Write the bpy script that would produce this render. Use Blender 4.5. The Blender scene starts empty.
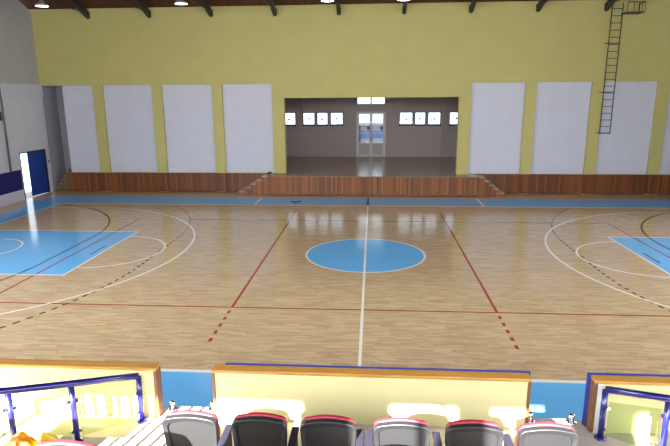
import bpy, math, random
from mathutils import Vector, Matrix
random.seed(7)
SC = bpy.context.scene
COL = SC.collection

# ------------------------------------------------------------------ camera
cam_d = bpy.data.cameras.new('camera')
cam = bpy.data.objects.new('camera', cam_d)
COL.objects.link(cam)
cam_d.sensor_width = 36.0
cam_d.lens = 550.09 * 36.0 / 670.0
cam_d.clip_start = 0.05
cam_d.clip_end = 300
R_, U_, F_ = Vector((.9977, .0679, -.0056)), Vector((-.0100, .2269, .9739)), Vector((-.0674, .9715, -.2271))
cam.matrix_world = Matrix(((R_.x, U_.x, -F_.x, .2002), (R_.y, U_.y, -F_.y, -16.2084), (R_.z, U_.z, -F_.z, 4.7527), (0, 0, 0, 1)))
SC.camera = cam
SC.view_settings.view_transform = 'Standard'
SC.view_settings.look = 'None'
SC.view_settings.gamma = 1
SC.view_settings.use_curve_mapping = False
SC.view_settings.exposure = 0.0

# ------------------------------------------------------------------ sky, sun, daylight at the stand windows, added side fill
world = bpy.data.worlds.new('sky')
SC.world = world
world.use_nodes = True
bg = world.node_tree.nodes['Background']
bg.inputs['Color'].default_value = (.80, .90, 1.0, 1)
bg.inputs['Strength'].default_value = 2.3

SUN = Vector((.27, 1.0, -.59)).normalized()
sd = bpy.data.lights.new('sun', 'SUN')
sd.energy = 88
sd.color = (1, .97, .92)
sd.angle = math.radians(.5)
so = bpy.data.objects.new('sun', sd)
COL.objects.link(so)
so.rotation_euler = SUN.to_track_quat('-Z', 'Y').to_euler()
so.location = (-20, -60, 40)

def area(name, loc, direction, sx, sy, power, color, spread=180):
    d = bpy.data.lights.new(name, 'AREA')
    d.shape = 'RECTANGLE'
    d.size, d.size_y, d.energy, d.color = sx, sy, power, color
    d.spread = math.radians(spread)
    o = bpy.data.objects.new(name, d)
    COL.objects.link(o)
    o.location = loc
    o.rotation_euler = Vector(direction).to_track_quat('-Z', 'Y').to_euler()
    return o
# daylight entering through the window band above the stands; side fills added for the floor
area('daylight_stands', (-2, -19.2, 6.2), (0.02, 1, -.3), 26, 2.2, 1750, (.90, .95, 1.0), 150)
area('fill_left', (-15.95, -6, 7.2), (1, .1, -.6), 20, 1.8, 2900, (.86, .93, 1.0), 140)  # added fill lamp on the left, brightens the near floor
area('fill_right', (16.15, -8, 7.2), (-1, .0, -.65), 18, 1.8, 2100, (.88, .94, 1.0), 140)  # added fill lamp on the right, same purpose

# ------------------------------------------------------------------ materials
def rgb(r, g, b):
    f = lambda c: (c / 12.92 if c <= .04045 else ((c + .055) / 1.055) ** 2.4)
    return (f(r / 255), f(g / 255), f(b / 255), 1)

def mat(name, col, rough=.5, metal=0, var=.06, scale=6.0, bump=0.0, spec=.5, stretch=(1, 1, 1), coat=0):
    m = bpy.data.materials.new(name)
    m.use_nodes = True
    nt = m.node_tree
    b = nt.nodes['Principled BSDF']
    b.inputs['Roughness'].default_value = rough
    b.inputs['Metallic'].default_value = metal
    b.inputs['Specular IOR Level'].default_value = spec
    b.inputs['Coat Weight'].default_value = coat
    tc = nt.nodes.new('ShaderNodeTexCoord')
    mp = nt.nodes.new('ShaderNodeMapping')
    mp.inputs['Scale'].default_value = stretch
    nz = nt.nodes.new('ShaderNodeTexNoise')
    nz.inputs['Scale'].default_value = scale
    nz.inputs['Detail'].default_value = 4
    nt.links.new(tc.outputs['Object'], mp.inputs['Vector'])
    nt.links.new(mp.outputs['Vector'], nz.inputs['Vector'])
    rp = nt.nodes.new('ShaderNodeValToRGB')
    rp.color_ramp.elements[0].position = .3
    rp.color_ramp.elements[1].position = .7
    rp.color_ramp.elements[0].color = tuple(c * (1 - var) for c in col[:3]) + (1,)
    rp.color_ramp.elements[1].color = tuple(min(1, c * (1 + var)) for c in col[:3]) + (1,)
    nt.links.new(nz.outputs['Fac'], rp.inputs['Fac'])
    nt.links.new(rp.outputs['Color'], b.inputs['Base Color'])
    if bump:
        bp = nt.nodes.new('ShaderNodeBump')
        bp.inputs['Strength'].default_value = bump
        bp.inputs['Distance'].default_value = .02
        nt.links.new(nz.outputs['Fac'], bp.inputs['Height'])
        nt.links.new(bp.outputs['Normal'], b.inputs['Normal'])
    return m

def glow(name, col, s):
    m = bpy.data.materials.new(name)
    m.use_nodes = True
    b = m.node_tree.nodes['Principled BSDF']
    b.inputs['Base Color'].default_value = col
    b.inputs['Emission Color'].default_value = col
    b.inputs['Emission Strength'].default_value = s
    return m

def glass(name, tint, gloss=.08):
    m = bpy.data.materials.new(name)
    m.use_nodes = True
    nt = m.node_tree
    nt.nodes.remove(nt.nodes['Principled BSDF'])
    tr = nt.nodes.new('ShaderNodeBsdfTransparent')
    tr.inputs['Color'].default_value = tint
    gl = nt.nodes.new('ShaderNodeBsdfGlossy')
    gl.inputs['Roughness'].default_value = .03
    mx = nt.nodes.new('ShaderNodeMixShader')
    mx.inputs['Fac'].default_value = gloss
    nt.links.new(tr.outputs[0], mx.inputs[1])
    nt.links.new(gl.outputs[0], mx.inputs[2])
    nt.links.new(mx.outputs[0], nt.nodes['Material Output'].inputs['Surface'])
    return m

def planks(name, c1, c2, width, axis='X', rough=.4, gap=.12):
    """upright boards: colour by board, dark seams"""
    m = bpy.data.materials.new(name)
    m.use_nodes = True
    nt = m.node_tree
    b = nt.nodes['Principled BSDF']
    b.inputs['Roughness'].default_value = rough
    tc = nt.nodes.new('ShaderNodeTexCoord')
    sp = nt.nodes.new('ShaderNodeSeparateXYZ')
    nt.links.new(tc.outputs['Object'], sp.inputs[0])
    def M(op, a, v=None):
        n = nt.nodes.new('ShaderNodeMath')
        n.operation = op
        for i, x in enumerate((a, v)):
            if x is None: continue
            if isinstance(x, (int, float)): n.inputs[i].default_value = x
            else: nt.links.new(x, n.inputs[i])
        return n.outputs[0]
    d = M('DIVIDE', sp.outputs[axis], width)
    wn = nt.nodes.new('ShaderNodeTexWhiteNoise')
    wn.noise_dimensions = '1D'
    nt.links.new(M('FLOOR', d), wn.inputs['W'])
    mp = nt.nodes.new('ShaderNodeMapping')
    mp.inputs['Scale'].default_value = (30, 30, 2) if axis != 'Z' else (2, 2, 30)
    nt.links.new(tc.outputs['Object'], mp.inputs['Vector'])
    nz = nt.nodes.new('ShaderNodeTexNoise')
    nz.inputs['Scale'].default_value = 1
    nz.inputs['Detail'].default_value = 5
    nt.links.new(mp.outputs[0], nz.inputs['Vector'])
    f = M('ADD', M('MULTIPLY', wn.outputs['Value'], .6), M('MULTIPLY', nz.outputs['Fac'], .5))
    rp = nt.nodes.new('ShaderNodeValToRGB')
    rp.color_ramp.elements[0].color = c1
    rp.color_ramp.elements[1].color = c2
    rp.color_ramp.elements[0].position = .1
    rp.color_ramp.elements[1].position = .95
    nt.links.new(f, rp.inputs['Fac'])
    seam = M('LESS_THAN', M('FRACT', d), gap)
    mx = nt.nodes.new('ShaderNodeMix')
    mx.data_type = 'RGBA'
    nt.links.new(seam, mx.inputs['Factor'])
    nt.links.new(rp.outputs['Color'], mx.inputs[6])
    mx.inputs[7].default_value = tuple(c * .45 for c in c1[:3]) + (1,)
    nt.links.new(mx.outputs[2], b.inputs['Base Color'])
    return m

def court_floor():
    m = bpy.data.materials.new('court_floor')
    m.use_nodes = True
    nt = m.node_tree
    b = nt.nodes['Principled BSDF']
    tc = nt.nodes.new('ShaderNodeTexCoord')
    sp = nt.nodes.new('ShaderNodeSeparateXYZ')
    nt.links.new(tc.outputs['Object'], sp.inputs[0])
    class E:
        def __init__(s, o): s.o = o
        def __add__(s, v): return M('ADD', s, v)
        def __sub__(s, v): return M('SUBTRACT', s, v)
        def __mul__(s, v): return M('MULTIPLY', s, v)
        def __truediv__(s, v): return M('DIVIDE', s, v)
        def __lt__(s, v): return M('LESS_THAN', s, v)
        def __gt__(s, v): return M('GREATER_THAN', s, v)
    def M(op, *a):
        n = nt.nodes.new('ShaderNodeMath')
        n.operation = op
        for i, x in enumerate(a):
            if isinstance(x, E): nt.links.new(x.o, n.inputs[i])
            else: n.inputs[i].default_value = x
        return E(n.outputs[0])
    absf = lambda a: M('ABSOLUTE', a)
    mx = lambda a, c: M('MAXIMUM', a, c)
    mn = lambda a, c: M('MINIMUM', a, c)
    hyp = lambda a, c: M('SQRT', a * a + c * c)
    def union(*a):
        r = a[0]
        for x in a[1:]: r = mx(r, x)
        return r
    X, Y = E(sp.outputs['X']), E(sp.outputs['Y'])
    x, ay = absf(X), absf(Y)
    near = lambda e, v, w: absf(e - v) < w
    W = .031
    hoop = hyp(x - 12.425, Y)
    ft = hyp(x - 8.2, Y)
    cc = hyp(X, Y)
    in_court = (x < 14.03) * (ay < 7.53)
    white = union(
        near(ay, 7.5, .05) * (x < 14.03), near(x, 14, W) * (ay < 7.53),
        (x < W) * (ay < 7.5), near(cc, 1.8, W),
        near(x, 8.2, W) * (ay < 2.48), near(ay, 2.45, W) * (x > 8.2) * (x < 14),
        near(ft, 1.8, W) * (x < 8.2),
        near(hoop, 1.25, W) * (x < 12.425),
        near(hoop, 6.75, W) * (ay < 6.6) * (x < 13.2),
        near(ay, 6.6, W) * (x > 11.0 + .01) * (x < 14) * (hoop > 6.6),
        near(x, 5.04, .045) * (ay > 7.53) * (ay < 9.35))
    d = hyp(x - 15.45, mx(ay - 1.5, 0.0))
    arc = mn(ay, 1.5) + M('ARCTAN2', mx(ay - 1.5, 0.0), M('SUBTRACT', 15.45, x)) * 9.0
    dash = M('FRACT', arc / .3) < .52
    black = union(near(d, 6, W) * in_court, near(d, 9, W) * dash * in_court,
                  near(x, 8.45, W) * (ay < .5), (x < .05) * (Y > 7.55) * (Y < 9.3))
    red = union(near(ay, 4.5, .03) * (x < 9.03), near(x, 9, .03) * (ay < 4.5), near(x, 3, .034) * (ay < 4.5),
                near(x, 3, .036) * (ay > 4.7) * (ay < 6.36) * (M('FRACT', (ay - 4.7) / .36) < .46))
    blue = union((cc < 1.8) * 1.0, (x > 8.2) * (x < 14) * (ay < 2.45),
                 (ay > 7.5) * (ay < 9.42) * (x < 15.25), (x > 14) * (x < 15.25) * (ay < 9.42))
    # wood: strips running along the court, pale maple with scattered darker strips
    row = M('FLOOR', Y / .05)
    w1 = nt.nodes.new('ShaderNodeTexWhiteNoise'); w1.noise_dimensions = '1D'
    nt.links.new(row.o, w1.inputs['W'])
    seg = M('FLOOR', X / .34 + E(w1.outputs['Value']) * 7.0)
    cb = nt.nodes.new('ShaderNodeCombineXYZ')
    nt.links.new(row.o, cb.inputs[0]); nt.links.new(seg.o, cb.inputs[1])
    w2 = nt.nodes.new('ShaderNodeTexWhiteNoise'); w2.noise_dimensions = '2D'
    nt.links.new(cb.outputs[0], w2.inputs['Vector'])
    mp = nt.nodes.new('ShaderNodeMapping'); mp.inputs['Scale'].default_value = (.5, 7, 1)
    nt.links.new(tc.outputs['Object'], mp.inputs['Vector'])
    nz = nt.nodes.new('ShaderNodeTexNoise'); nz.inputs['Scale'].default_value = 1.6; nz.inputs['Detail'].default_value = 6
    nt.links.new(mp.outputs[0], nz.inputs['Vector'])
    f = E(w2.outputs['Value']) * .5 + E(nz.outputs['Fac']) * .6
    rp = nt.nodes.new('ShaderNodeValToRGB')
    rp.color_ramp.elements[0].position = .15
    rp.color_ramp.elements[1].position = .9
    rp.color_ramp.elements[0].color = WOOD_D
    rp.color_ramp.elements[1].color = WOOD_L
    nt.links.new(f.o, rp.inputs['Fac'])
    cur = rp.outputs['Color']
    for mask, col in ((blue, BLUE), (black, rgb(38, 32, 30)), (red, rgb(150, 52, 40)), (white, rgb(232, 226, 214))):
        q = nt.nodes.new('ShaderNodeMix'); q.data_type = 'RGBA'
        nt.links.new(mask.o, q.inputs['Factor'])
        nt.links.new(cur, q.inputs[6])
        q.inputs[7].default_value = col
        cur = q.outputs[2]
    nt.links.new(cur, b.inputs['Base Color'])
    b.inputs['Roughness'].default_value = .13
    b.inputs['Specular IOR Level'].default_value = .38
    bp = nt.nodes.new('ShaderNodeBump')
    bp.inputs['Strength'].default_value = .05
    bp.inputs['Distance'].default_value = .01
    nt.links.new(nz.outputs['Fac'], bp.inputs['Height'])
    nt.links.new(bp.outputs['Normal'], b.inputs['Normal'])
    return m

WOOD_D, WOOD_L = rgb(172, 142, 106), rgb(206, 180, 142)
BLUE = rgb(106, 180, 232)
MT = dict(
    court=court_floor(),
    yellow=mat('yellow_paint', rgb(198, 188, 116), .75, var=.03, scale=1.2),
    parapet=mat('pale_yellow_paint', rgb(204, 196, 146), .65, var=.03, scale=3),
    white=mat('white_wall_paint', rgb(212, 212, 222), .7, var=.02, scale=2),
    lower_grey=mat('light_grey_wall_paint', rgb(218, 216, 218), .75, var=.04, scale=1.5),
    grey=mat('grey_wall_paint', rgb(186, 182, 180), .75, var=.04, scale=1.5),
    alcove=mat('dark_grey_paint', rgb(168, 166, 174), .8, var=.05, scale=1.5),
    stage_wall=mat('taupe_paint', rgb(190, 178, 174), .75, var=.03, scale=1.5),
    navy=mat('navy_paint', rgb(24, 26, 108), .45, var=.04),
    door_blue=mat('blue_door_paint', rgb(28, 64, 150), .4, var=.05),
    wains=planks('brown_boards', rgb(86, 42, 14), rgb(146, 84, 36), .13, 'X', .35),
    stagefront=planks('stage_boards', rgb(96, 50, 18), rgb(168, 102, 50), .1, 'X', .35),
    ceil=planks('ceiling_boards', rgb(66, 26, 16), rgb(96, 42, 28), .18, 'X', .6),
    cap=mat('varnished_plank', rgb(180, 132, 62), .35, var=.18, scale=3, stretch=(1, 12, 12)),
    trim_wood=mat('brown_trim_wood', rgb(116, 74, 38), .4, var=.2, scale=3, stretch=(12, 12, 1)),
    stagefloor=mat('stage_floor_boards', rgb(150, 116, 84), .2, var=.12, scale=2, stretch=(.5, 8, 1)),
    concrete=mat('grey_concrete', rgb(168, 160, 150), .85, var=.08, scale=8, bump=.1),
    ledge=mat('beige_concrete', rgb(206, 194, 150), .8, var=.08, scale=9, bump=.1),
    black=mat('black_plastic', rgb(17, 17, 20), .52, var=.1, scale=30, spec=1.0),
    arm=mat('dark_navy_plastic', rgb(30, 27, 42), .6, var=.1, scale=30),
    redc=mat('red_upholstery', rgb(156, 26, 42), .6, spec=.8, var=.08, scale=60, bump=.05),
    metal=mat('dark_steel', rgb(60, 58, 56), .45, metal=.6, var=.1),
    ladder=mat('grey_painted_steel', rgb(72, 68, 66), .5, metal=.3, var=.1),
    truss=mat('dark_green_grey_steel', rgb(52, 52, 50), .6, var=.1),
    chrome=mat('chrome', rgb(225, 225, 228), .15, metal=1, var=.02),
    rail=mat('blue_enamel', rgb(27, 28, 104), .25, var=.05, coat=.4),
    pad=mat('blue_vinyl', rgb(48, 58, 140), .4, var=.05),
    frame=mat('white_window_frame', rgb(205, 205, 210), .5, var=.02),
    dframe=mat('dark_window_frame', rgb(70, 66, 68), .5, var=.03),
    gframe=mat('grey_door_frame', rgb(228, 226, 226), .5, var=.03),
    doorpanel=mat('grey_door_panel', rgb(200, 196, 192), .5, var=.03),
    pane=glass('window_glass', (.95, .97, .98, 1), .05),
    railglass=glass('rail_glass', (.86, .91, .82, 1), .05),
    shade=mat('lamp_reflector', rgb(150, 150, 150), .4, metal=.4),
    bulb=glow('lamp_glow', (1, .98, .95, 1), 7),
    pipe=mat('grey_pipe', rgb(110, 108, 108), .5),
    tread=mat('worn_tread_wood', rgb(176, 150, 112), .6, var=.15, scale=5),
    oldwood=mat('dull_brown_wood', rgb(112, 92, 62), .7, var=.15, scale=5),
    pale=mat('pale_tread_edge', rgb(196, 180, 164), .6, var=.1, scale=5),
    ground=mat('outdoor_paving', rgb(150, 150, 152), .9, var=.06, scale=2),
    house=mat('pale_render', rgb(196, 198, 202), .85, var=.05, scale=1),
    houseblue=mat('blue_grey_cladding', rgb(116, 148, 200), .6, var=.06, scale=1),
    orange=mat('amber_plastic_film', rgb(226, 142, 28), .35, var=.3, scale=9, bump=.3),
    olive=mat('mustard_plastic_film', rgb(204, 168, 36), .35, var=.25, scale=9, bump=.3),
    stripe=mat('pale_blue_paint', rgb(206, 216, 222), .6, var=.03),
)

# ------------------------------------------------------------------ mesh helpers
class MB:
    def __init__(s): s.v, s.f, s.sm = [], [], []
    def add(s, vs, fs, smooth=False):
        n = len(s.v)
        s.v += [tuple(v) for v in vs]
        s.f += [tuple(i + n for i in f) for f in fs]
        s.sm += [smooth] * len(fs)
        return s
    def box(s, x0, x1, y0, y1, z0, z1):
        vs = [(x, y, z) for z in (z0, z1) for y in (y0, y1) for x in (x0, x1)]
        return s.add(vs, [(0, 2, 3, 1), (4, 5, 7, 6), (0, 1, 5, 4), (2, 6, 7, 3), (0, 4, 6, 2), (1, 3, 7, 5)])
    def prism(s, poly, a0, a1, axis='Y'):
        """poly: 2-D outline, extruded along axis"""
        n = len(poly)
        def P(p, a): return {'Y': (p[0], a, p[1]), 'X': (a, p[0], p[1]), 'Z': (p[0], p[1], a)}[axis]
        vs = [P(p, a0) for p in poly] + [P(p, a1) for p in poly]
        fs = [tuple(range(n)), tuple(range(2 * n - 1, n - 1, -1))] + [(i, i + n, (i + 1) % n + n, (i + 1) % n) for i in range(n)]
        return s.add(vs, fs)
    def tube(s, pts, r, n=12, caps=True):
        pts = [Vector(p) for p in pts]
        vs, fs = [], []
        for i, p in enumerate(pts):
            t = (pts[min(i + 1, len(pts) - 1)] - pts[max(i - 1, 0)]).normalized()
            a = t.cross(Vector((0, 0, 1)))
            if a.length < .05: a = t.cross(Vector((1, 0, 0)))
            a.normalize(); b = t.cross(a)
            rr = r[i] if isinstance(r, (list, tuple)) else r
            vs += [p + (a * math.cos(k * 2 * math.pi / n) + b * math.sin(k * 2 * math.pi / n)) * rr for k in range(n)]
        for i in range(len(pts) - 1):
            fs += [(i * n + k, i * n + (k + 1) % n, (i + 1) * n + (k + 1) % n, (i + 1) * n + k) for k in range(n)]
        s.add(vs, fs, True)
        if caps:
            m = len(s.v) - len(vs)
            s.f += [tuple(m + k for k in range(n)), tuple(m + len(vs) - 1 - k for k in range(n))]
            s.sm += [False, False]
        return s
    def lathe(s, prof, c, n=24):
        vs = [(c[0] + r * math.cos(k * 2 * math.pi / n), c[1] + r * math.sin(k * 2 * math.pi / n), c[2] + z) for r, z in prof for k in range(n)]
        fs = [(i * n + k, i * n + (k + 1) % n, (i + 1) * n + (k + 1) % n, (i + 1) * n + k) for i in range(len(prof) - 1) for k in range(n)]
        return s.add(vs, fs, True)
    def build(s, name, m, parent=None, bevel=0, seg=2, fix=True):
        import bmesh
        me = bpy.data.meshes.new(name)
        me.from_pydata(s.v, [], s.f)
        for p, q in zip(me.polygons, s.sm): p.use_smooth = q
        if fix:
            bm = bmesh.new(); bm.from_mesh(me)
            bmesh.ops.recalc_face_normals(bm, faces=bm.faces)
            bm.to_mesh(me); bm.free()
        me.materials.append(MT[m])
        o = bpy.data.objects.new(name, me)
        COL.objects.link(o)
        if parent: o.parent = parent
        if bevel:
            md = o.modifiers.new('bevel', 'BEVEL')
            md.width, md.segments, md.limit_method = bevel, seg, 'ANGLE'
            for p in me.polygons: p.use_smooth = True
            wn = o.modifiers.new('normals', 'WEIGHTED_NORMAL')
        return o

def tag(o, label=None, cat=None, group=None, kind=None):
    if label: o['label'] = label
    if cat: o['category'] = cat
    if group: o['group'] = group
    if kind: o['kind'] = kind
    return o
def empty(name, loc, rz=0):
    o = bpy.data.objects.new(name, None)
    COL.objects.link(o)
    o.empty_display_size = .1
    o.location = loc
    o.rotation_euler = (0, 0, rz)
    return o
def thing(name, loc, label, cat, group=None, rz=0):
    return tag(empty(name, loc, rz), label, cat, group)
def struct(name, mb, m, label, cat, **k):
    return tag(mb.build(name, m, **k), label, cat, kind='structure')
def copy_tree(o, parent=None):
    c = o.copy(); COL.objects.link(c)
    if parent: c.parent = parent
    for ch in [q for q in SC.objects if q.parent == o]: copy_tree(ch, c)
    return c
def walls(mb, plane, pos, thick, a0, a1, z0, z1, holes):
    """wall slab with rectangular holes (a0,a1,z0,z1); plane 'Y' = wall facing along Y at y=pos"""
    As = sorted({a0, a1} | {h[0] for h in holes} | {h[1] for h in holes})
    Zs = sorted({z0, z1} | {h[2] for h in holes} | {h[3] for h in holes})
    for i in range(len(As) - 1):
        run = None
        for j in range(len(Zs) - 1):
            ca, cz = (As[i] + As[i + 1]) / 2, (Zs[j] + Zs[j + 1]) / 2
            solid = not any(h[0] < ca < h[1] and h[2] < cz < h[3] for h in holes)
            if solid: run = (run[0] if run else Zs[j], Zs[j + 1])
            if run and (not solid or j == len(Zs) - 2):
                if plane == 'Y': mb.box(As[i], As[i + 1], pos, pos + thick, *run)
                else: mb.box(pos, pos + thick, As[i], As[i + 1], *run)
                run = None
    return mb

# ------------------------------------------------------------------ the hall shell
XL, XR, YF, YB = -16.2, 16.4, 10.75, -19.5
EAVE, SLOPE, RIDGE = 8.72, .42, -4.4
struct('floor', MB().box(XL, XR, -11.5, YF + 1.3, -.2, 0), 'court', 'glossy pale wood sports floor with blue areas and painted court lines', 'floor')
struct('ground', MB().box(-60, 60, -60, 70, -.4, -.22), 'ground', 'pale paving outside the hall seen through the doors', 'ground')

# far wall: yellow upper wall with nine bays, white recessed panels between yellow pilasters
PIL = [(-13.6, -13.1), (-10.62, -10.12), (-7.63, -7.13), (-4.68, -4.1), (4.25, 4.81), (7.3, 7.8), (10.3, 10.82), (13.24, 13.78)]
PAN = [(-15.2, -13.6), (-13.1, -10.62), (-10.12, -7.63), (-7.13, -4.68), (4.81, 7.3), (7.8, 10.3), (10.82, 13.24), (13.78, 16.4)]
PT, SH = 5.27, .97
wf = MB()
wf.box(XL - .35, XR, YF, YF + .3, PT, 9.0)                       # upper band
wf.box(-4.1, 4.25, YF, YF + .3, 4.61, PT)                     # head above the stage
for a, b in PAN: wf.box(a, b, YF + .18, YF + .3, 0, PT)
wall_far = struct('wall_far', wf, 'yellow', 'tall pale yellow far wall above the stage opening', 'wall')
for a, b in PIL: MB().box(a, b, YF, YF + .3, 0, PT).build('pilaster', 'yellow', wall_far)
for a, b in PAN: MB().box(a, b, YF + .13, YF + .18, SH, PT).build('white_panel', 'white', wall_far)

# wainscot boards, left and right of the stage
n = 1
for a, b in ((-15.2, -4.86), (5.2, XR)):
    mb = MB().box(a, b, YF - .05, YF - .001, .04, SH)
    t = struct('trim_%d' % n, mb, 'wains', 'brown upright boards below the white panels %s of the stage' % ('left' if n == 1 else 'right'), 'wainscot')
    r = MB().box(a, b, YF - .075, YF - .05, SH - .05, SH).box(a, b, YF - .07, YF - .05, .04, .1)
    r.build('rail', 'wains', t)
    for p, q in PIL:
        if a < p < b and q < b:
            c = MB().box(p, q, YF - .1, YF - .05, .04, SH).build('boarded_pier', 'wains', t)
    n += 1

# left wall with the exterior doorway, alcove beyond the corner
DY0, DY1, DZ = 8.36, 10.42, 2.2
wl = walls(MB(), 'X', XL - .3, .3, YB, YF, -.05, 5.32, [(DY0, DY1, -.05, DZ)])
wall_left = struct('wall_left', wl, 'lower_grey', 'pale grey left side wall with blue band', 'wall')
up = MB().prism([(YB, 5.32), (YF, 5.32), (YF, EAVE), (RIDGE, EAVE + (YF - RIDGE) * SLOPE), (YB, EAVE)], XL - .35, XL - .05, 'X')
up.build('upper_wall', 'grey', wall_left)
MB().box(XL, XL + .05, YB, YF - .002, 4.7, 5.32).build('fascia_band', 'white', wall_left)
MB().box(XL, XL + .012, -11, DY0 - .06, .5, 1.43).build('blue_band', 'navy', wall_left)
MB().box(XL, XL + .02, -11, DY0 - .06, 0, .5).build('white_plinth', 'white', wall_left)
for y in (7.62, 4.6, 1.6): MB().box(XL, XL + .02, y, y + .05, 1.43, 4.7).build('panel_seam', 'pipe', wall_left)
struct('wall_sun_block', MB().box(XL - 3.2, XL - .31, 7.3, 7.6, -.22, 4.2), 'grey', 'added sun-blocking wall outside the exterior doorway', 'wall')  # added out of view to stop sun entering by the left door
# alcove at the corner
al = MB().box(XL - .3, XL, YF, YF + 1.5, 0, PT).box(-16.2, -15.2, YF + 1.3, YF + 1.5, 0, PT).box(-15.2, -15.05, YF + .3, YF + 1.3, 0, PT).box(-16.2, -15.05, YF, YF + 1.5, PT - .02, PT)
struct('wall_alcove', al, 'alcove', 'dark grey recess at the left corner behind the little steps', 'wall')
wr = MB().prism([(YB, 0), (YF + .3, 0), (YF + .3, EAVE), (YF, EAVE), (RIDGE, EAVE + (YF - RIDGE) * SLOPE), (YB, EAVE)], XR, XR + .3, 'X')
struct('wall_right', wr, 'grey', 'right side wall of the hall', 'wall')

for nm, x, y0, y1, lb in (('window_10', XL - .04, -16, 4, 'added opaque white band high in the left wall beside the stands'), ('window_11', XR - .04, -17, 1, 'added opaque white band high in the right wall beside the stands')):  # added framed opaque bands behind the side fills; walls stay closed
    r = tag(empty(nm, (x, y0, 6.3)), lb, 'window', kind='structure')
    mb = MB().box(0, .08, 0, y1 - y0, 0, .08).box(0, .08, 0, y1 - y0, 1.72, 1.8)
    for k in range(11): mb.box(0, .08, (y1 - y0 - .08) * k / 10, (y1 - y0 - .08) * k / 10 + .08, .08, 1.72)
    mb.build('window_frame', 'frame', r)
    MB().box(.03, .05, .08, y1 - y0 - .08, .08, 1.72).build('pane', 'white', r)

# wall behind the stands with its window band (the sun comes through it)
SH_X = -.27 * 7.88
def wx(b): return b + SH_X - .015
HOLES = [(-14.5, -11.2), (-10.8, -7.6), (wx(-5.2), wx(-.43)), (wx(.38), wx(.86)), (wx(.885), wx(1.0)), (wx(1.30), wx(2.02)), (wx(2.58), wx(2.76)), (wx(3.3), 6), (6.6, 9.8), (10.2, 13.4)]
wb = walls(MB(), 'Y', YB - .12, .12, XL - .3, XR + .3, 0, 9.2, [(a, b, 4.7, 6.66) for a, b in HOLES])
struct('wall_stands', wb, 'grey', 'wall behind the spectator stands with a window band', 'wall')

# roof
zr = EAVE + (YF - RIDGE) * SLOPE
rf = MB().prism([(YF + .35, EAVE - .05), (RIDGE, zr), (YB - .4, EAVE - .4), (YB - .4, EAVE - .15), (RIDGE, zr + .3), (YF + .35, EAVE + .25)], XL - .4, XR + .4, 'X')
ceiling = struct('ceiling', rf, 'ceil', 'dark red-brown boarded ceiling at the top of the photo', 'ceiling')

# ------------------------------------------------------------------ roof trusses and lamps
TX = [-13.43, -10.43, -7.45, -4.42, -1.43, 1.57, 4.59, 7.58, 10.57]
ordn = ['first', 'second', 'third', 'fourth', 'fifth', 'sixth', 'seventh', 'eighth', 'ninth']
def truss():
    t = empty('roof_truss', (0, 0, 0))
    r = MB()
    for s, w in ((-.1, .04), (0, .1), (.1, .04)): pass
    z = lambda y: EAVE - .02 + (YF - y) * SLOPE
    def chord(mb, dx, top, bot):
        mb.prism([(YF, z(YF) - .0), (RIDGE, z(RIDGE) - .02), (RIDGE, z(RIDGE) - bot), (YF - .9, z(YF - .9) - bot), (YF, z(YF) - .3)], -dx, dx, 'X')
    chord(r, .03, 0, .34)
    r.build('rafter_web', 'truss', t)
    fl = MB()
    fl.prism([(YF, EAVE - .3), (YF - .9, z(YF - .9) - .34), (RIDGE, z(RIDGE) - .34), (RIDGE, z(RIDGE) - .37), (YF - .9, z(YF - .9) - .37), (YF, EAVE - .36)], -.09, .09, 'X')
    fl.build('bottom_flange', 'truss', t)
    MB().tube([(0, YF - .15, EAVE - .12), (0, RIDGE, EAVE - .05)], .02, 8).build('tie_rod', 'truss', t)
    MB().box(-.09, .09, YF - .05, YF - .003, EAVE - .34, EAVE - .05).build('wall_plate', 'truss', t)
    MB().tube([(0, YF - .1, EAVE - .2), (0, YF - .05, EAVE - .42)], [.05, .012], 8).build('foot', 'truss', t)
    return t
t0 = truss()
for i, x in enumerate(TX):
    t = t0 if i == 0 else copy_tree(t0)
    t.location = (x, 0, 0)
    tag(t, '%s dark steel roof truss from the left under the brown ceiling' % ordn[i], 'roof truss', 'roof trusses')
def lamp():
    t = empty('pendant_lamp', (0, 0, 0))
    MB().lathe([(.045, .3), (.09, .27), (.1, .14), (.2, .1), (.27, 0), (.265, 0), (.19, .09), (0, .1)], (0, 0, 0)).build('reflector', 'shade', t)
    MB().lathe([(0, .012), (.25, .012), (.25, .03), (0, .03)], (0, 0, 0)).build('diffuser', 'bulb', t)
    MB().tube([(0, 0, .28), (0, 0, 1.75)], .012, 8).build('rod', 'metal', t)
    return t
l0 = lamp()
for i, (x, y, z, lb) in enumerate([(-13.45, 7.0, 8.36, 'lit pendant lamp nearest the left wall, beside the first truss'), (-7.6, 7.0, 8.36, 'lit pendant lamp beside the third truss from the left'),
                                   (-1.66, 7.0, 8.37, 'lit pendant lamp left of the fifth truss, at the top edge'), (1.36, 7.1, 8.38, 'lit pendant lamp beside the sixth truss, at the top edge')]):
    l = l0 if i == 0 else copy_tree(l0)
    l.location = (x, y, z)
    tag(l, lb, 'lamp', 'pendant lamps')

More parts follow.
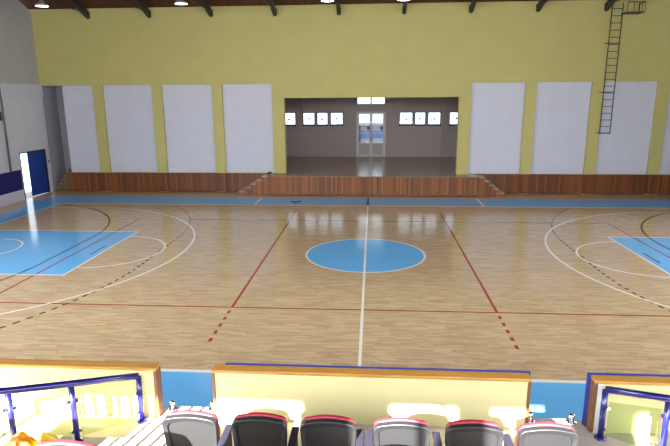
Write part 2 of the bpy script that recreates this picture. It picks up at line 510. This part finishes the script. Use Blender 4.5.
# ------------------------------------------------------------------ stage
SZ, SY, SB = .95, 9.9, 18.5
st = thing('stage', (0, SY, 0), 'raised wooden stage with boarded front in the middle of the far wall', 'stage')
def rel(mb, o): 
    mb.v = [(x - o.location.x, y - o.location.y, z - o.location.z) for x, y, z in mb.v]
    return mb
rel(MB().box(-4.84, 5.2, SY, YF - .002, 0.02, SZ - .03), st).build('front_cladding', 'stagefront', st)
rel(MB().box(-4.86, 5.22, SY - .02, YF - .003, SZ - .03, SZ), st).build('stage_edge_boards', 'stagefloor', st)
struct('floor_stage', MB().box(-4.09, 4.24, YF - .002, YF + .31, SZ - .03, SZ).box(-7.49, 7.49, YF + .311, SB - .001, SZ - .05, SZ), 'stagefloor', 'worn wooden floor of the stage room', 'floor')
rel(MB().box(-4.84, 5.2, SY - .025, SY - .001, 0.02, .09), st).build('plinth', 'wains', st)
# stage room
sr = walls(MB(), 'Y', SB, .2, -7.7, 7.7, 0, 5.4,
           [(-.84, .98, SZ, 3.72), (-.82, .94, 4.15, 4.75)] + [(a, b, 2.9, 3.7) for a, b in ((-5.5, -4.62), (-4.2, -3.42), (-3.32, -2.6), (-2.48, -1.66), (1.8, 2.65), (2.74, 3.44), (3.54, 4.36), (4.85, 5.7))])
stage_wall = struct('wall_stage', sr, 'stage_wall', 'grey-brown back wall of the stage with windows and glazed door', 'wall')
for a, b in ((-1.47, -.92), (1.06, 1.68), (-5.0 - 1.1, -5.55), (4.42, 4.8), (-4.58, -4.24)):
    MB().box(a, b, SB - .2, SB, SZ, 5.4).build('pilaster', 'stage_wall', stage_wall)
side = MB().box(-7.7, -7.5, YF + .3, SB + .2, 0, 5.4).box(7.5, 7.7, YF + .3, SB + .2, 0, 5.4)
struct('wall_stage_side', side, 'stage_wall', 'side walls of the stage room', 'wall')
struct('ceiling_stage', MB().box(-7.7, 7.7, YF + .3, SB + .2, 5.4, 5.5), 'stage_wall', 'ceiling of the stage room', 'ceiling')

def window(n, a, b, z0, z1, label, handle=True):
    w = .05
    f = MB().box(a, b, SB + .03, SB + .13, z0, z0 + w).box(a, b, SB + .03, SB + .13, z1 - w, z1).box(a, a + w, SB + .03, SB + .13, z0 + w, z1 - w).box(b - w, b, SB + .03, SB + .13, z0 + w, z1 - w)
    r = tag(empty('window_%d' % n, ((a + b) / 2, SB + .08, z0)), label, 'window', 'small square windows on the stage', 'structure')
    rel(f, r).build('window_frame', 'dframe', r)
    rel(MB().box(a + w, b - w, SB + .075, SB + .081, z0 + w, z1 - w), r).build('pane', 'pane', r)
    rel(MB().box(a - .02, b + .02, SB - .05, SB + .03, z0 - .05, z0), r).build('window_sill', 'dframe', r)
    if handle:
        hx, hz = (a + b) / 2 + .03 * ((n % 3) - 1), (z0 + z1) / 2 - .04 * ((n % 2))
        rel(MB().box(hx - .06, hx + .06, SB + .04, SB + .074, hz - .045, hz + .045), r).build('ventilator', 'dframe', r)
WN = [(-5.5, -4.62, 'leftmost square white window at the back of the stage, cut by the opening'), (-4.2, -3.42, 'second square window from the left at the back of the stage'), (-3.32, -2.6, 'third square window from the left at the back of the stage, the narrowest left one'),
      (-2.48, -1.66, 'fourth square window from the left, just left of the glazed stage door'), (1.8, 2.65, 'first square window right of the glazed stage door'), (2.74, 3.44, 'second square window right of the glazed stage door, the narrower middle one'),
      (3.54, 4.36, 'third square window right of the glazed stage door'), (4.85, 5.7, 'rightmost square window at the back of the stage, cut by the opening')]
for i, (a, b, lb) in enumerate(WN): window(i + 1, a, b, 2.9, 3.7, lb)
# transom
r = tag(empty('window_9', (.06, SB + .08, 4.15)), 'wide two-pane transom window high above the glazed stage door', 'window', kind='structure')
rel(MB().box(-.82, .94, SB + .03, SB + .13, 4.15, 4.2).box(-.82, .94, SB + .03, SB + .13, 4.7, 4.75).box(-.82, -.77, SB + .03, SB + .13, 4.2, 4.7).box(.89, .94, SB + .03, SB + .13, 4.2, 4.7).box(.02, .1, SB + .03, SB + .13, 4.2, 4.7), r).build('window_frame', 'gframe', r)
for a, b in ((-.77, .02), (.1, .89)): rel(MB().box(a, b, SB + .075, SB + .081, 4.2, 4.7), r).build('pane', 'pane', r)
# double door
dr = tag(empty('door_1', (.07, SB + .08, SZ)), 'glazed double door with grey lower panels at the back of the stage', 'door', kind='structure')
rel(MB().box(-.84, -.76, SB - .01, SB + .14, SZ, 3.72).box(.9, .98, SB - .01, SB + .14, SZ, 3.72).box(-.76, .9, SB - .01, SB + .14, 3.64, 3.72), dr).build('door_frame', 'gframe', dr)
for a, b in ((-.76, .065), (.075, .9)):
    leaf = rel(MB().box(a, a + .09, SB + .02, SB + .09, SZ + .01, 3.64).box(b - .09, b, SB + .02, SB + .09, SZ + .01, 3.64).box(a + .09, b - .09, SB + .02, SB + .09, SZ + .01, SZ + .1)
               .box(a + .09, b - .09, SB + .02, SB + .09, 1.74, 1.82).box(a + .09, b - .09, SB + .02, SB + .09, 3.0, 3.08).box(a + .09, b - .09, SB + .02, SB + .09, 3.58, 3.64).box(a + .09, b - .09, SB + .03, SB + .08, 2.4, 2.43), dr).build('door_leaf', 'gframe', dr)
    rel(MB().box(a + .09, b - .09, SB + .04, SB + .07, SZ + .1, 1.74), dr).build('lower_panel', 'doorpanel', leaf)
    rel(MB().box(a + .09, b - .09, SB + .052, SB + .058, 1.82, 3.58), dr).build('pane', 'pane', leaf)
    hx = b - .045 if a < 0 else a + .045
    rel(MB().box(hx - .02, hx + .02, SB - .01, SB + .02, 1.95, 2.1), dr).build('door_handle', 'metal', leaf)

# steps at each end of the stage (rising towards it), and in the alcove
def steps(name, x_low, x_high, y0, y1, h, n, side_m, label, tm='tread', cat='steps'):
    t = thing(name, ((x_low + x_high) / 2, (y0 + y1) / 2, 0), label, cat)
    dx = (x_high - x_low) / n
    poly = [(x_low, .01)]
    for k in range(n):
        z = h * (k + 1) / (n + .0) - .03
        poly += [(x_low + dx * k, z), (x_low + dx * (k + 1), z)]
    poly += [(x_high, .01)]
    rel(MB().prism(poly, y0, y1, 'Y'), t).build('stringer_block', side_m, t)
    for k in range(n):
        z = h * (k + 1) / n
        a, b = x_low + dx * k - math.copysign(.02, dx), x_low + dx * (k + 1)
        rel(MB().box(min(a, b), max(a, b), y0 - .015, y1, z - .03, z), t).build('tread', tm, t)
    return t
steps('stage_steps', -6.3, -4.86, SY, YF - .085, SZ - .03, 5, 'stagefront', 'small boarded steps at the left end of the stage front', 'pale')
steps('stage_steps', 6.4, 5.22, SY, YF - .085, SZ - .03, 5, 'stagefront', 'small boarded steps with pale treads at the right end of the stage front', 'pale')
steps('corner_steps', -16.1, -15.22, YF + .1, YF + 1.25, 1.15, 6, 'oldwood', 'worn wooden steps in the dark recess beside the blue door')

# small dark things by the stage
mb = MB().tube([(-4.98, 10.3, 1.0), (-4.86, 10.32, 1.03), (-4.75, 10.34, 1.06)], [.04, .06, .05], 10)
tag(mb.build('shoe', 'black'), 'small black shoe-like object on the left edge of the stage', 'shoe')
mb = MB().tube([(-4.72, 10.35, .97), (-4.5, 10.5, .96), (-4.2, 10.55, .96), (-4.0, 10.62, .96), (-3.9, 10.8, .96)], .007, 6)
tag(mb.build('cable', 'black'), 'thin dark cable lying on the left corner of the stage', 'cable')
fc = MB().lathe([(0, .03), (.1, .03), (.13, 0)], (-3.28, 8.15, 0), 16)
fc.box(-3.55, -3.0, 8.28, 8.34, .0, .03)
tag(fc.build('floor_socket_cover', 'black'), 'small black cover lying on the far blue strip before the stage', 'floor cover')

# ------------------------------------------------------------------ left doorway
d2 = tag(empty('door_2', (XL - .02, DY1 - .05, 0)), 'navy blue exterior door standing ajar in the left wall', 'door', kind='structure')
MB().box(-.08, .04, -2.01, -1.96, 0, DZ).box(-.08, .04, -.01, .05, 0, DZ).box(-.08, .04, -1.96, -.01, DZ - .06, DZ).build('door_frame', 'black', d2)
leaf = MB().box(-.04, 0, -1.2, 0, .02, DZ - .07).build('door_leaf', 'door_blue', d2, bevel=.006)
leaf.location = (-.02, -.015, 0)
leaf.rotation_euler = (0, 0, math.radians(-4))
MB().box(0, .012, -1.06, -.12, .2, .95).box(0, .012, -1.06, -.12, 1.1, 1.95).build('door_panel', 'door_blue', leaf)
MB().tube([(.0, -1.13, 1.02), (.06, -1.13, 1.02), (.06, -1.01, 1.02)], .012, 8).build('door_handle', 'metal', leaf)
tag(MB().box(XL + .001, XL + .06, 7.28, 7.44, 3.72, 4.12).build('junction_box', 'black', bevel=.01), 'small dark box fixed to the left wall at the photo edge', 'box')
dp = MB().tube([(XL + .07, 7.52, 5.32), (XL + .07, 7.52, 3.4), (XL + .06, 7.5, 1.45)], .035, 10)
tag(dp.build('drain_pipe', 'pipe'), 'thin grey pipe running down the left wall', 'pipe')
sw = MB().box(XL + .001, XL + .03, 10.55, 10.62, 1.5, 1.6)
tag(sw.build('light_switch', 'metal'), 'small dark switch on the wall right of the blue door', 'switch')

# ------------------------------------------------------------------ ladder on the far wall
ld = thing('wall_ladder', (11.0, YF - .16, 2.9), 'grey steel ladder fixed high on the yellow wall, rising to the ceiling', 'ladder')
for x in (-.235, .235): MB().tube([(x, 0, 0), (x, 0, 5.75)], .022, 8).build('side_rail', 'ladder', ld)
for k in range(19): MB().tube([(-.235, 0, .03 + k * .305), (.235, 0, .03 + k * .305)], .014, 8).build('rung', 'ladder', ld)
for z in (.04, 1.9, 4.05): MB().tube([(-.36, .15, z), (-.235, 0, z), (.235, 0, z), (.3, .15, z)], .018, 8).build('wall_bracket', 'ladder', ld)
cg = thing('ladder_balcony', (11.5, YF - .35, 8.2), 'small railed steel landing beside the ladder head under the ceiling', 'balcony')
MB().box(-.26, .48, -.28, .34, -.02, .02).build('landing_plate', 'ladder', cg)
MB().tube([(-.26, -.28, .42), (.48, -.28, .42), (.48, .34, .42)], .018, 8).build('handrail', 'ladder', cg)
for x, y in ((-.26, -.28), (0, -.28), (.24, -.28), (.48, -.28), (.48, .0), (.48, .33)):
    MB().tube([(x, y, 0), (x, y, .42)], .014, 8).build('baluster', 'ladder', cg)

# ------------------------------------------------------------------ outside, seen through doors and windows
hb = thing('outdoor_building', (.4, 22.2, -.22), 'pale building with blue cladding outside, seen through the glazed stage door', 'building')
MB().box(-2.6, 2.6, 0, 3, 0, 2.9).build('wall', 'house', hb)
MB().box(-2.6, 2.6, -.05, -.001, 2.05, 2.55).build('cladding', 'houseblue', hb)
MB().box(-2.7, 2.7, -.15, 3.1, 2.9, 3.0).build('roof', 'house', hb)
for x in (-1.5, -.62, .3, 1.2): MB().box(x, x + .35, -.06, -.001, 2.6, 2.85).build('window', 'dframe', hb)
MB().box(-1.36, -1.06, -.1, -.001, 0, 2.9).build('drain_post', 'metal', hb)

# ------------------------------------------------------------------ stands in front: platform, parapets, rails
HP = 1.75
pf = MB().box(XL, XR, -13.22, -11.42, 0, HP)
for k in range(1, 6): pf.box(XL, XR, YB if k == 5 else -13.22 - .82 * k, -13.22 - .82 * (k - 1), 0, HP + .3 + .37 * (k - 1))
struct('floor_stands', pf, 'concrete', 'grey stepped concrete floor of the spectator stands', 'floor')
def ledge(x0, x1, lb):
    tag(MB().box(x0, x1, -11.97, -11.63, HP, HP + .006).build('floor_ledge', 'ledge'), lb, 'ledge', kind='structure')
ledge(-9, -1.95, 'beige painted floor strip below the left parapet')
def parapet(x0, x1, label, left_end, right_end, pad):
    t = thing('parapet_wall', ((x0 + x1) / 2, -11.56, HP), label, 'parapet')
    h = .485
    L = lambda mb: rel(mb, t)
    e0, e1 = x0 + (.03 if left_end else 0), x1 - (.03 if right_end else 0)
    L(MB().box(e0, e1, -11.62, -11.515, HP, HP + h)).build('wall_body', 'parapet', t)
    L(MB().box(x0, x1, -11.63, -11.51, HP + h, HP + h + .032)).build('wood_cap', 'cap', t, bevel=.008)
    if left_end: L(MB().box(x0, x0 + .03, -11.628, -11.512, HP, HP + h)).build('end_trim', 'trim_wood', t, bevel=.004)
    if right_end: L(MB().box(x1 - .03, x1, -11.628, -11.512, HP, HP + h)).build('end_trim', 'trim_wood', t, bevel=.004)
    p0, p1 = pad
    pm = MB().box(p0, p1, -11.508, -11.488, HP - .5, HP + h + .038)
    if left_end == 2: pm.box(x0 - .012, x0 - .001, -11.53, -11.488, HP + .0, HP + h + .038)
    L(pm).build('blue_pad', 'pad', t)
    return t
parapet(-9, -1.81, 'left pale yellow parapet wall with wooden cap behind the blue railing', 0, 1, (-9, -3.6))
parapet(-1.28, 1.64, 'middle pale yellow parapet wall with wooden cap in front of the seats', 1, 1, (-1.18, 1.66))
pr = parapet(2.19, 9, 'right pale yellow parapet wall with wooden cap and blue edge', 2, 0, (2.17, 9))
rel(MB().box(2.222, 2.265, -11.624, -11.62, HP, HP + .485), pr).build('painted_edge', 'stripe', pr)

def post_rail(pts, label, tilt=0):
    """pts: (x, y, top z, foot z) per post"""
    o = thing('blue_railing', (pts[0][0], pts[0][1], HP), label, 'railing')
    L = lambda mb: rel(mb, o)
    top = [(p[0], p[1], p[2]) for p in pts]
    L(MB().tube(top, .03, 14)).build('handrail', 'rail', o)
    for p in pts:
        L(MB().tube([(p[0], p[1], p[3] + .002), (p[0], p[1], p[2] - .01)], .026, 14)).build('post', 'rail', o)
        L(MB().lathe([(.026, .02), (.05, .015), (.05, .002)], (p[0], p[1], p[3]), 14)).build('foot_flange', 'rail', o)
    for a, b in zip(pts, pts[1:]):
        va, vb = Vector((a[0], a[1], 0)), Vector((b[0], b[1], 0))
        u = (vb - va).normalized(); nrm = Vector((-u.y, u.x, 0)) * .004
        qa, qb = va + u * .04, vb - u * .04
        za, zb = a[2] - .11, b[2] - .11
        za0, zb0 = max(a[3], HP) + .04, max(b[3], HP) + .04
        vs = []
        for s in (-1, 1):
            for q, z in ((qa, za0), (qb, zb0), (qb, zb), (qa, za)): vs.append((q.x + nrm.x * s, q.y + nrm.y * s, z))
        g = MB().add(vs, [(0, 1, 2, 3), (7, 6, 5, 4), (0, 4, 5, 1), (1, 5, 6, 2), (2, 6, 7, 3), (3, 7, 4, 0)])
        L(g).build('glass_panel', 'railglass', o)
        for q, z in ((qa, za - .06), (qb, zb - .06), (qa, za0 + .06), (qb, zb0 + .06)):
            L(MB().box(q.x - .012, q.x + .012, q.y - .01, q.y + .01, z - .014, z + .014)).build('glass_clip', 'chrome', o)
    return o
post_rail([(-1.955, -11.69, 2.22, HP), (-2.405, -12.03, 2.315, HP), (-2.795, -12.29, 2.385, HP), (-3.3, -12.62, 2.49, HP)], 'blue tubular railing with glass panels at the left of the stands')
post_rail([(2.25, -11.71, 2.235, HP), (2.655, -11.95, 2.30, HP), (3.1, -12.22, 2.375, HP)], 'blue railing with glass panel at the right of the stands')

# barred railing up in the stands, left of the camera: its bars stripe the sunlight at the left
br = thing('barred_railing', (-2.6, -14.0, HP + .3), 'grey barred railing of the stands whose shadow stripes the left floor', 'railing')
rel(MB().tube([(-3.3, -14, 3.5), (-2.1, -14, 3.5)], .022, 10), br).build('handrail', 'ladder', br)
rel(MB().box(-3.3, -2.55, -14.012, -13.988, 2.955, 3.13), br).build('board', 'ladder', br)
for k in range(10): rel(MB().tube([(-3.2 + k * .118, -14, HP + .3 if k in (0, 9) else HP + .4), (-3.2 + k * .118, -14, 3.49)], .02, 8), br).build('bar', 'ladder', br)
rel(MB().tube([(-3.3, -14, HP + .4), (-2.1, -14, HP + .4)], .018, 8), br).build('bottom_rail', 'ladder', br)

# chrome sockets at the two gaps between the parapets
def socket():
    t = empty('gate_socket', (0, 0, 0))
    MB().lathe([(0, .012), (.045, .012), (.05, 0), (0, 0)], (0, 0, .001), 16).build('base_plate', 'chrome', t)
    MB().lathe([(.018, .01), (.018, .045), (.028, .05), (.03, .07), (.02, .085), (0, .09)], (0, 0, .001), 16).build('knob', 'chrome', t)
    return t
s0 = socket()
for i, (x, y, lb) in enumerate([(-1.74, -11.47, 'small chrome socket at the left side of the left gap'), (-1.34, -11.46, 'small chrome socket at the right side of the left gap'),
                                (1.7, -11.47, 'small chrome socket at the left side of the right gap'), (2.08, -11.47, 'small chrome socket at the right side of the right gap')]):
    s = s0 if i == 0 else copy_tree(s0)
    s.location = (x, y, HP)
    tag(s, lb, 'socket', 'chrome sockets in the parapet gaps')

# ------------------------------------------------------------------ seats
def outline(w, z0, z1, r, arch, n=8):
    """rounded-top outline in x,z"""
    p = [(-w / 2 + .02, z0), (w / 2 - .02, z0)]
    for k in range(n + 1):
        a = k / n * math.pi / 2
        p.append((w / 2 - r + r * math.cos(a), z1 - arch - r + r * math.sin(a)))
    for k in range(1, 10):
        q = 1 - 2 * k / 10
        p.append(((w / 2 - r) * q, z1 - arch * (q * q)))
    for k in range(n + 1):
        a = math.pi / 2 + k / n * math.pi / 2
        p.append((-w / 2 + r + r * math.cos(a), z1 - arch - r + r * math.sin(a)))
    return p
def shear(mb, k, z0):
    mb.v = [(x, y - (z - z0) * k, z) for x, y, z in mb.v]
    return mb
def make_seat(arms):
    t = empty('stadium_seat', (0, 0, 0))
    K = .16
    sh = MB()
    o1, o2 = outline(.395, .36, .825, .06, .018), outline(.32, .42, .775, .05, .014)
    n = len(o1)
    vs = [(x, .03, z) for x, z in o1] + [(x, -.012, z) for x, z in o1] + [(x, -.004, z) for x, z in o2] + [(x, .012, z) for x, z in o2]
    vs = vs[:n] + [(x * .985, -.014, .36 + (z - .36) * .985) for x, z in o1] + vs[2 * n:]
    fs = [tuple(range(n))]
    for a in range(3): fs += [(a * n + i, a * n + (i + 1) % n, (a + 1) * n + (i + 1) % n, (a + 1) * n + i) for i in range(n)]
    fs.append(tuple(range(4 * n - 1, 3 * n - 1, -1)))
    sh.add(vs, fs)
    shear(sh, K, .825).build('back_shell', 'black', t, bevel=.006, seg=3)
    shear(MB().prism(outline(.385, .42, .83, .06, .02), .031, .08, 'Y'), K, .825).build('back_cushion', 'redc', t, bevel=.02, seg=4)
    pan = shear(MB().prism(outline(.34, .36, .70, .07, .01), .15, .2, 'Y'), .05, .4).build('seat_pan', 'black', t, bevel=.012, seg=3)
    shear(MB().prism(outline(.32, .38, .68, .07, .01), .10, .149, 'Y'), .05, .4).build('seat_cushion', 'redc', pan, bevel=.02, seg=3)
    MB().tube([(-.17, .13, .37), (.17, .13, .37)], .016, 10).build('hinge_bar', 'metal', pan)
    for x in (-.15, .15):
        MB().box(x - .015, x + .015, .08, .18, .01, .4).build('leg', 'metal', t)
        MB().box(x - .03, x + .03, .04, .24, .0, .012).build('foot_plate', 'metal', t)
    for s in arms:
        x = s
        a = MB().box(x - .026, x + .026, -.14, .17, .625, .66).build('armrest', 'arm', t, bevel=.01, seg=3)
        MB().prism([(-.04, .012), (.14, .012), (.15, .624), (-.1, .624)], x - .018, x + .018, 'X').build('arm_support', 'arm', a, bevel=.004)
    return t
MIR = None
plain, left, right, both, both_m = make_seat([]), make_seat([-.25]), make_seat([.25]), make_seat([-.25, .222]), make_seat([-.222, .25])
used = set()
def place(kind, x, y, z, lb, group):
    s = kind if id(kind) not in used else copy_tree(kind)
    used.add(id(kind))
    s.location = (x, y, z)
    return tag(s, lb, 'seat', group)
row = [(-1.07, plain, 'sunlit black stadium seat at the left end of the front row, back lit white'), (-.575, left, 'second black stadium seat from the left with red cushion edge, in shade'), (-.09, both, 'third black stadium seat from the left with red cushion edge, in shade'),
       (.42, both_m, 'fourth black stadium seat from the left, sunlit along its top edge'), (.91, right, 'fifth black stadium seat from the left with red cushion edge, in shade'), (1.40, plain, 'sunlit black stadium seat at the right end of the front row')]
for i, (x, k, lb) in enumerate(row):
    place(k, x, -12.85, HP, lb, 'front row of stadium seats')
# row behind: one shows at the lower left, the others throw their shadows on the front row
place(plain, -1.50, -13.66, HP + .3, 'stadium seat at the lower left corner with red cushion, cut by the frame', 'second row of stadium seats')
for x in (-.82, -.33, .17, .67, 1.17, 1.67): place(plain, x, -13.72, HP + .3, 'stadium seat of the row just below the photo edge', 'second row of stadium seats')

# amber sack by the left railing
import bmesh
def blob(c, r, seed):
    bm = bmesh.new()
    bmesh.ops.create_icosphere(bm, subdivisions=4, radius=1)
    rnd = random.Random(seed)
    ph = [rnd.uniform(0, 6) for _ in range(6)]
    for v in bm.verts:
        d = v.co.copy()
        k = 1 + .07 * math.sin(5 * d.x + ph[0]) * math.sin(4 * d.z + ph[1]) + .05 * math.sin(9 * d.y + ph[2] + 3 * d.z) + .03 * math.sin(17 * d.x + ph[3] + 9 * d.z)
        v.co = Vector((c[0] + d.x * r[0] * k, c[1] + d.y * r[1] * k, max(c[2] + d.z * r[2] * k, c[2] - r[2] * .7)))
    vs = [tuple(v.co) for v in bm.verts]; fs = [tuple(v.index for v in f.verts) for f in bm.faces]
    bm.free()
    return MB().add(vs, fs, True)
sk = thing('plastic_sack', (-2.5, -12.45, HP), 'crumpled amber and mustard yellow bundle on the floor beside the blue railing', 'bundle')
rel(blob((-2.60, -12.5, HP + .16), (.14, .11, .21), 3), sk).build('amber_part', 'orange', sk)
rel(blob((-2.385, -12.45, HP + .16), (.11, .09, .2), 5), sk).build('mustard_part', 'olive', sk)
